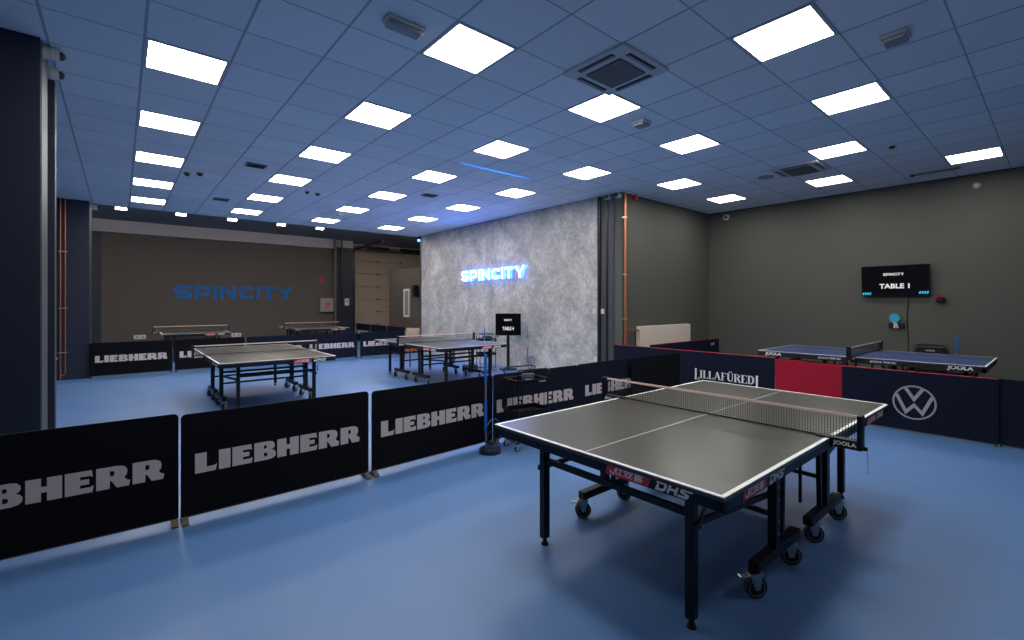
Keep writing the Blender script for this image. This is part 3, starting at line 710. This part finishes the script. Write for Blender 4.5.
# ------------------------------------------------------------------ trolleys
def small_wheel(parent, x, y, r=.028):
    c = MB().cyl((x, y - .011, r), (x, y + .011, r), r, 18).build('caster', M_rubber, parent)
    MB().cyl((x, y - .012, r), (x, y + .012, r), r * .55, 14).build('hub', M_plastic, c)
    MB().box(x - .012, y - .016, r + .003, x + .02, y + .016, r * 2 + .018, bev=.003).cyl((x + .004, y, r * 2 + .01), (x + .004, y, r * 2 + .04), .007, 8).build('fork', M_steel, c)
def tray_mb(w, d, z, hh=.045):
    mb = MB().box(-w / 2, -d / 2, z, w / 2, d / 2, z + .006)
    for (a, b, c, e) in ((-w / 2, -d / 2, w / 2, -d / 2 + .006), (-w / 2, d / 2 - .006, w / 2, d / 2), (-w / 2, -d / 2, -w / 2 + .006, d / 2), (w / 2 - .006, -d / 2, w / 2, d / 2)): mb.box(a, b, z, c, e, z + hh)
    mb.tube([(-w / 2, -d / 2, z + hh), (w / 2, -d / 2, z + hh), (w / 2, d / 2, z + hh), (-w / 2, d / 2, z + hh)], .006, 6, True)
    return mb
def trolley(x, y, rz, label, s=1.):
    t = empty('utility_trolley', (x, y, 0), label, 'trolley', 'black tray trolleys', rz)
    w, d = .41, .28
    MB().merge(tray_mb(w, d, .70).bm).build('upper_tray', M_black, t)
    MB().merge(tray_mb(w, d, .38).bm).build('lower_tray', M_black, t)
    for sx in (-1, 1):
        xx = sx * (w / 2 - .02)
        for sy in (-1, 1):
            yy = sy * (d / 2 + .006)
            MB().cyl((xx, yy, .085), (xx, yy, .745), .009, 10).build('post', M_black, t)
            small_wheel(t, xx, sy * (d / 2 - .02))
        MB().tube([(xx, -d / 2 - .006, .10)] + [(xx, -d / 2 + .01, .085), (xx, d / 2 - .01, .085), (xx, d / 2 + .006, .10)], .009, 8).build('base_tube', M_brass, t)
    for sy in (-1, 1):
        yy = sy * (d / 2 + .006)
        MB().tube([(-w / 2 + .02, yy, .74), (-w / 2 + .015, yy, .80), (-w / 2 - .01, yy, .835), (-w / 2 + .04, yy, .855), (w / 2 - .04, yy, .855), (w / 2 + .01, yy, .835), (w / 2 - .015, yy, .80), (w / 2 - .02, yy, .74)], .008, 8).build('handle', mat('dark_bronze_tube', (.05, .042, .03), .3, .8), t)
    MB().bar((-w / 2 + .02, 0, .085), (w / 2 - .02, 0, .085), .02, .015).build('base_rail', M_black, t)
    put(font_mesh('SPINCITY', 1, 1, 1, .02), .085, .012, .0008, frame((.12, -d / 2 - .0012, .722), (1, 0, 0), (0, 0, 1))).build('label_lettering', M_white, t)
    return t
trolley(3.385, 3.78, math.radians(-10), 'black two-tray trolley behind the left corner of the foreground table')
index_kids()
o = copy_tree([q for q in C.objects if q.name == 'utility_trolley'][0]); o.location = (6.46, 8.60, 0); o.rotation_euler = (0, 0, math.radians(-20)); o['label'] = 'black two-tray trolley near the concrete wall beside the stand screen'
o = copy_tree([q for q in C.objects if q.name == 'utility_trolley'][0]); o.location = (10.45, 1.45, 0); o.rotation_euler = (0, 0, math.radians(-90)); o['label'] = 'black trolley against the wall below the television'

def paddle(loc, rot, label, rubber=M_cyan, name='table_tennis_bat', handle=M_plastic):
    t = empty(name, loc, label, 'table tennis bat'); t.rotation_euler = rot
    bl = [(x, y) for x, y in arc(0, .155, .076, .080, -60, 240, 20)] + [(-.022, .06), (.022, .06)]
    MB().prism(bl, -.003, .003).build('blade', handle, t)
    MB().prism(bl, .003, .006).build('front_rubber', rubber, t); MB().prism(bl, -.006, -.003).build('rear_rubber', rubber, t)
    MB().box(-.013, -.03, -.010, .013, .075, .010, bev=.004).build('handle', handle, t)
paddle((3.29, 3.775, .7125), (0, 0, math.radians(-98)), 'cyan table tennis bat lying in the upper tray of the near trolley')
paddle((10.44, 1.36, .7125), (0, 0, math.radians(20)), 'bat lying in the trolley against the television wall', M_red)
o = MB().box(-.07, -.035, 0, .07, .035, .07, bev=.015).build('mesh_pouch', mat('grey_pouch', (.06, .065, .08), .8, bump=(300, .6))); o.location = (3.48, 3.855, .7065); o.rotation_euler = (0, 0, -.2)
tag(o, 'small dark grey pouch in the upper tray of the near trolley', 'pouch')
o = MB().box(-.09, -.07, 0, .09, .07, .11, bev=.025).build('ball_pouch', MATS['grey_pouch']); o.location = (6.48, 8.60, .707)
tag(o, 'dark pouch in the tray of the trolley by the concrete wall', 'pouch')
o = MB().box(-.15, -.12, 0, .15, .12, .16, bev=.03).build('sports_bag', MATS['grey_pouch']); o.location = (6.12, 8.75, 0)
tag(o, 'dark grey bag on the floor left of the rear trolley', 'bag')

t = empty('storage_bag', (10.45, 1.45, .707), 'black carry bag on the trolley below the television', 'bag', rz=-PI / 2)
MB().box(-.18, -.10, 0, .18, .10, .13, bev=.015).build('body', M_dark, t); MB().box(-.06, -.104, .05, .06, -.099, .075).build('tag', M_grayplastic, t)
# ball collectors
def collector(x, y, label, h=1.02, tilt=(0, 0)):
    t = empty('ball_collector', (x, y, 0), label, 'ball collector', 'blue-gripped ball collector poles'); px, py = -.035, .03
    b = MB().cyl((0, 0, 0), (0, 0, .045), .118, 32, .112).cyl((0, 0, .045), (0, 0, .06), .10, 32, .03).build('base', mat('dark_blue_base', (.010, .02, .045), .4), t)
    MB().cyl((px, py, .05), (px, py, h - .02), .0095, 12).build('pole', M_silver, t)
    for a, c in ((.22, .56), (h - .28, h)): MB().cyl((px, py, a), (px, py, c), .014, 12).build('grip', M_bluepl, t)
    MB().tube([(.10 * math.sin(a) * 1.0, -.05 + .01 * math.cos(a), .21 - .15 * math.cos(a)) for a in [2 * PI * k / 24 for k in range(24)]], .007, 8, True).build('net_hoop', mat('blue_hoop', (.02, .07, .2), .5), t)
    MB().tube([(.06 * math.sin(a) + .05, .04, .13 - .07 * math.cos(a)) for a in [2 * PI * k / 20 for k in range(20)]], .006, 8, True).build('ball_loop', M_black, t)
collector(2.96, 3.87, 'blue and silver ball collector pole beside the near trolley')
collector(7.14, 7.86, 'blue ball collector pole standing at the concrete wall')
collector(10.58, 1.115, 'blue ball collector pole against the television wall')
collector(6.27, 8.33, 'blue ball collector pole left of the stand screen')

# ------------------------------------------------------------------ screens
def screen_content(t, w, h, M, txt, slashes=True, s=1.):
    wide_letters('SPINCITY', w * .30, h * .085, 0, .0008, M @ Matrix.Translation((-.01 * w, h * .20, 0)), stroke=2.3).build('logo_lettering', M_screenwhite, t)
    put(font_mesh(txt, 1, 1, 1, .03), w * .44, h * .155, .0008, M @ Matrix.Translation((0, -h * .18, 0))).build('table_title', M_screenwhite, t)
    if slashes:
        for sg in (-1, 1):
            mb = MB()
            for k in range(4): mb.prism([(-.5, -.5), (.1, -.5), (.5, .5), (-.1, .5)], 0, .0008, M @ Matrix.Translation((sg * w * .415 + (k - 1.5) * w * .035, -h * .42 + (.01 if sg > 0 else 0), 0)) @ Matrix.Diagonal((w * .035, h * .075, 1, 1)))
            mb.build('cyan_stripes', M_screencyan, t)
t = empty('television', (XR, 1.975, 1.97), 'black wall television showing SPINCITY TABLE 1', 'television')
MB().box(-.05, -.08, -.08, 0, .08, .08).build('wall_mount', M_dark, t)
w, h = .97, .555; tilt = math.radians(4)
Mt = frame((-.115, 0, 0), (0, -1, 0), (math.sin(tilt) * -1, 0, math.cos(tilt)))
MB().box(-w / 2, -h / 2, -.06, w / 2, h / 2, -.004, Mt, bev=.006).build('housing', M_dark, t)
MB().box(-w / 2 + .012, -h / 2 + .015, -.004, w / 2 - .012, h / 2 - .012, -.001, Mt).build('screen', M_screen, t)
screen_content(t, w, h, Mt, 'TABLE 1')

t = empty('screen_on_stand', (6.965, 8.41, 0), 'black screen on a pole stand showing TABLE 4, by the concrete wall', 'screen', rz=math.radians(49.9 - 90))
w, h = .60, .52
Mt = frame((0, -.03, 1.065), (1, 0, 0), (0, 0, 1))
MB().box(-w / 2, -h / 2, -.05, w / 2, h / 2, -.003, Mt, bev=.006).build('housing', M_dark, t)
MB().box(-w / 2 + .01, -h / 2 + .01, -.003, w / 2 - .01, h / 2 - .01, -.001, Mt).build('screen', M_screen, t)
screen_content(t, w, h, Mt, 'TABLE 4', False)
MB().box(-.035, .03, .03, .035, .08, 1.15, bev=.004).build('pole', M_black, t)
MB().box(-.20, -.06, .0, .20, .12, .03, bev=.01).build('base_plate', M_black, t)
for s in (-1, 1): MB().box(s * .25 - .04, -.06, .775, s * .25 + .04, -.01, .815, bev=.01).build('green_clip', M_green, t)

# bat holders at the right wall
t = empty('wall_bat_holder', (XR, 1.955, 1.24), 'black bat holder on the wall below the television', 'bat holder')
MB().box(-.06, -.11, -.12, 0, .11, -.03, bev=.006).build('bracket', M_dark, t)
paddle((XR - .075, 1.975, 1.14), (PI / 2, math.radians(0), -PI / 2), 'cyan bat with white handle hanging under the television')
paddle((XR - .055, 1.94, 1.14), (PI / 2, math.radians(-14), -PI / 2), 'second cyan bat behind it, tilted, on the same holder')
t = empty('wall_bat_holder', (XR, 1.37, 1.68), 'small bat holder at the lower right of the television', 'bat holder')
MB().box(-.09, -.05, -.10, 0, .05, -.04, bev=.006).build('bracket', M_dark, t)
o = MB().cyl((-.09, 0, .0), (-.09, 0, .012), .07, 20).cyl((-.09, 0, -.03), (-.09, 0, 0), .02, 12).build('bat_lying_flat', M_red); o.location = (XR - .01, 1.37, 1.67)
tag(o, 'red bat lying flat on the small holder right of the television', 'table tennis bat')
o = MB().tube([(0, 0, 0), (0, .01, -.5), (0, -.005, -.78), (0, 0, -1.25)], .006, 6).build('power_cable', M_dark); o.location = (XR - .008, 1.80, 1.70)
tag(o, 'thin dark cable running down from the television', 'cable')

# ------------------------------------------------------------------ radiator, pipes, wall fittings
t = empty('radiator', (8.73, YN, .485), 'white panel radiator on the olive wall beside the copper pipe', 'radiator')
MB().box(-.94, -.12, 0, .94, -.095, .62, bev=.006).box(-.94, -.055, 0, .94, -.03, .62, bev=.006).build('panel', M_radiator, t)
mb = MB().box(-.945, -.122, .0, -.935, -.03, .62).box(.935, -.122, 0, .945, -.03, .62)
for k in range(58): mb.box(-.92 + k * .032, -.095, .615, -.92 + k * .032 + .008, -.055, .625)
mb.build('grille', M_radiator, t)
MB().box(-.6, -.04, .05, -.55, 0, .55).box(.55, -.04, .05, .6, 0, .55).build('wall_bracket', M_plastic, t)
MB().cyl((-.94, -.075, .55), (-1.0, -.075, .55), .018, 12).build('valve', M_copper, t)
t = empty('copper_pipe', (7.405, YN, 0), 'thick copper pipe up the olive wall beside the radiator', 'pipe')
MB().tube([(0, -.05, .02), (0, -.05, ZC - .01)], .022, 12).build('riser', M_copper, t)
MB().tube([(0, -.05, 1.12), (.03, -.07, 1.07), (.12, -.075, 1.04), (.28, -.075, 1.035)], .009, 8).build('branch', M_copper, t)
for z in (1.25, 2.1, 3.2): MB().box(-.03, -.075, z, .03, 0, z + .025).build('pipe_clip', M_steel, t)
t = empty('copper_pipe', (-.92, 13.1, 0), 'pair of copper pipes on the blue wall at far left', 'pipe')
for dx in (0, .07): MB().tube([(dx, -.04, .02 + dx * 2), (dx, -.04, ZC - .01)], .010, 10).build('riser', M_copper, t)
MB().tube([(0, -.04, .12), (.035, -.04, .09), (.07, -.04, .14)], .012, 8).build('elbow', M_copper, t)
for z in (.55, 1.45, 2.6): MB().box(-.03, -.06, z, .10, 0, z + .02).build('pipe_clip', M_steel, t)
MB().cyl((-.11, -.06, .45), (-.04, -.06, .45), .02, 10).build('valve', M_plastic, t)
t = empty('steel_pipe', (6.92, 19.75, 0), 'dark vertical pipe left of the dock door', 'pipe')
MB().tube([(0, 0, 0), (0, 0, 3.9), (.0, -.0, ZS)], .055, 12).build('riser', mat('dull_pipe', (.12, .115, .115), .5, .3), t)
MB().cyl((.30, .05, 1.5), (.30, .05, ZS), .03, 10).build('cable_conduit', M_dark, t)

t = empty('hose_cabinet', (6.62, YF, 1.49), 'grey fire hose cabinet with red pictogram on the rear wall', 'cabinet')
MB().box(-.28, -.16, -.28, .28, 0, .28, bev=.008).build('body', M_yellowgrey, t)
MB().box(-.25, -.168, -.25, .25, -.16, .25, bev=.003).build('door', M_yellowgrey, t)
M = frame((0, -.169, 0), (1, 0, 0), (0, 0, 1))
MB().ribbon([(-.10, .12), (-.03, -.02), (-.05, -.13)], .035, 0, .002, M).ribbon([(.10, .12), (.03, -.02), (.05, -.13)], .035, 0, .002, M).ribbon([(-.05, .06), (.05, .06)], .05, 0, .002, M).ribbon([(-.04, -.04), (.04, -.04)], .03, 0, .002, M).build('pictogram', M_red, t)
MB().prism([(-.16, .12), (-.08, .12), (-.12, .20)], 0, .002, M).build('warning_triangle', M_yellow, t)
t = empty('alarm_sounder', (6.42, YF, 2.49), 'small red alarm on the rear wall above the hose cabinet', 'alarm')
MB().box(-.09, -.03, -.09, .09, 0, .09, bev=.005).build('base', M_red, t); MB().cyl((0, -.06, 0), (0, -.03, 0), .055, 18).build('dome', M_red, t)
t = empty('switch_box', (7.45, YF - .1, 1.62), 'white switch box on dark wall left of dock door', 'switch')
MB().box(-.09, -.07, -.15, .09, 0, .15, bev=.008).build('body', M_plastic, t); MB().cyl((0, -.085, .03), (0, -.07, .03), .03, 12).build('button', M_dark, t)
for x, z, l in ((.51, .43, 'left'), (3.33, .38, 'right')):
    t = empty('power_outlet', (x, YF, z), 'white double power outlet on the rear wall, %s of two' % l, 'outlet', 'outlets on the rear wall')
    MB().box(-.16, -.04, -.07, .16, 0, .07, bev=.01).build('plate', M_plastic, t)
    for s in (-1, 1): MB().cyl((s * .075, -.046, 0), (s * .075, -.04, 0), .035, 14).build('socket', M_grayplastic, t)
for (x, y, z, l) in ((7.30, 6.09, 1.40, 'white light switch on the concrete wall near its right edge'), (7.36, 5.93, 1.40, 'white light switch on the slate column'), (7.30, 6.06, .44, 'white socket low on the concrete wall above the barrier')):
    t = empty('light_switch', (x, y, z), l, 'switch')
    MB().box(-.015, -.04, -.05, 0, .04, .05, bev=.004).build('plate', M_plastic, t); MB().box(-.02, -.025, -.03, -.015, .025, .03).build('rocker', M_plastic, t)
t = empty('wall_sensor', (XR, .93, 3.49), 'small white sensor high on the television wall', 'sensor')
MB().cyl((-.03, 0, 0), (0, 0, 0), .05, 18).build('base', M_grayplastic, t); MB().cyl((-.05, 0, 0), (-.03, 0, 0), .025, 14).build('eye', M_plastic, t)
t = empty('wall_sensor', (XR, 5.05, 3.55), 'small white sensor high near the corner of the olive walls', 'sensor')
MB().cyl((-.03, 0, 0), (0, 0, 0), .07, 18).build('base', M_plastic, t); MB().cyl((-.05, 0, 0), (-.03, 0, 0), .03, 14).build('eye', M_dark, t)

def camera_dome(loc, d, label):     # d: direction the dome faces
    t = empty('security_camera', loc, label, 'security camera', 'white security cameras'); d = V(d)
    MB().cyl((0, 0, 0), d * .115, .052, 24).build('housing', M_plastic, t); MB().ring(d * .06, .0535, .002, 'x', 24, 6).build('seam', M_grayplastic, t)
    b = bmesh.new(); bmesh.ops.create_uvsphere(b, u_segments=18, v_segments=10, radius=.037); b.transform(Matrix.Translation(d * .115))
    MB().merge(b).build('lens_dome', M_dark, t, smooth=True)
camera_dome((-.50, 5.42, 3.625), (1, 0, 0), 'upper white camera on the left pillar top')
camera_dome((-.53, 5.80, 3.60), (1, 0, 0), 'lower white camera on the left pillar top')
camera_dome((7.36, 5.75, 3.63), (-1, 0, 0), 'left white camera at the top of the slate column')
camera_dome((7.375, 5.53, 3.63), (-1, 0, 0), 'right white camera at the top of the slate column')
camera_dome((-.48, 13.3, 3.60), (1, 0, 0), 'small white camera on the far left blue wall corner')
o = MB().cyl((0, -.06, 0), (0, 0, 0), .05, 18, .06).build('siren', M_red); o.location = (7.76, YN, 3.64); tag(o, 'small red siren at the top of the olive wall', 'siren')
t = empty('loudspeaker', (8.0, 14.62, 1.99), 'black loudspeaker on the dark partition by the narrow window', 'loudspeaker')
MB().box(-.18, -.09, -.2, -.04, .09, .2, bev=.01).build('cabinet', M_dark, t); MB().box(-.04, -.03, -.03, 0, .03, .03).build('bracket', M_dark, t)
# seat beyond the rear barrier
t = empty('armchair', (7.28, 13.75, 0), 'orange armchair behind the rear barrier end', 'chair', rz=.4)
MB().box(-.3, -.28, .0, .3, .28, .14, bev=.02).build('base', M_orange, t); MB().box(-.3, -.28, .14, .3, .28, .42, bev=.04).build('seat', M_orange, t)
MB().box(-.3, .20, .42, .3, .30, .66, bev=.03).build('backrest', M_orange, t)
b = bmesh.new(); bmesh.ops.create_cube(b, size=1); bmesh.ops.subdivide_edges(b, edges=b.edges[:], cuts=5, use_grid_fill=True)
for v in b.verts:
    q = v.co.copy(); f = 1 - .55 * max(abs(q.x), abs(q.z)) ** 2 * 2.2
    v.co = V((q.x * .44, q.y * .22 * f, q.z * .30 * (1 + .25 * q.x))) + V((random.uniform(-.012, .012), random.uniform(-.012, .012), random.uniform(-.012, .012)))
o = MB().merge(b).build('cushion', M_cream, smooth=True); o.location = (7.30, 13.66, .60); o.rotation_euler = (.1, .12, -.6); tag(o, 'cream cushion propped on the orange armchair', 'cushion')
# cord on floor at concrete wall
o = MB().tube([(0, 0, .008), (-.1, -.35, .008), (.06, -.9, .008), (0, -1.5, .008), (.03, -2., .008)], .008, 6).build('floor_cable', M_dark); o.location = (7.15, 8.6, 0); tag(o, 'black cable on the blue floor along the concrete wall', 'cable')

# ------------------------------------------------------------------ camera, world, view
cam = bpy.data.cameras.new('camera'); co = bpy.data.objects.new('camera', cam); C.objects.link(co)
cam.sensor_width = 36; cam.lens = 465.52 / 1024 * 36; cam.shift_y = -(320 - 303.53) / 1024
co.location = (0, 0, 1.555); co.rotation_euler = (PI / 2, 0, .8709 - PI / 2); cam.clip_start = .02
bpy.context.scene.camera = co
wd = bpy.data.worlds.new('world'); bpy.context.scene.world = wd; wd.use_nodes = True
wd.node_tree.nodes['Background'].inputs[0].default_value = (.02, .025, .035, 1); wd.node_tree.nodes['Background'].inputs[1].default_value = .3
vs = bpy.context.scene.view_settings
vs.view_transform = 'Standard'; vs.look = 'None'; vs.gamma = 1; vs.use_curve_mapping = False; vs.exposure = 0.28
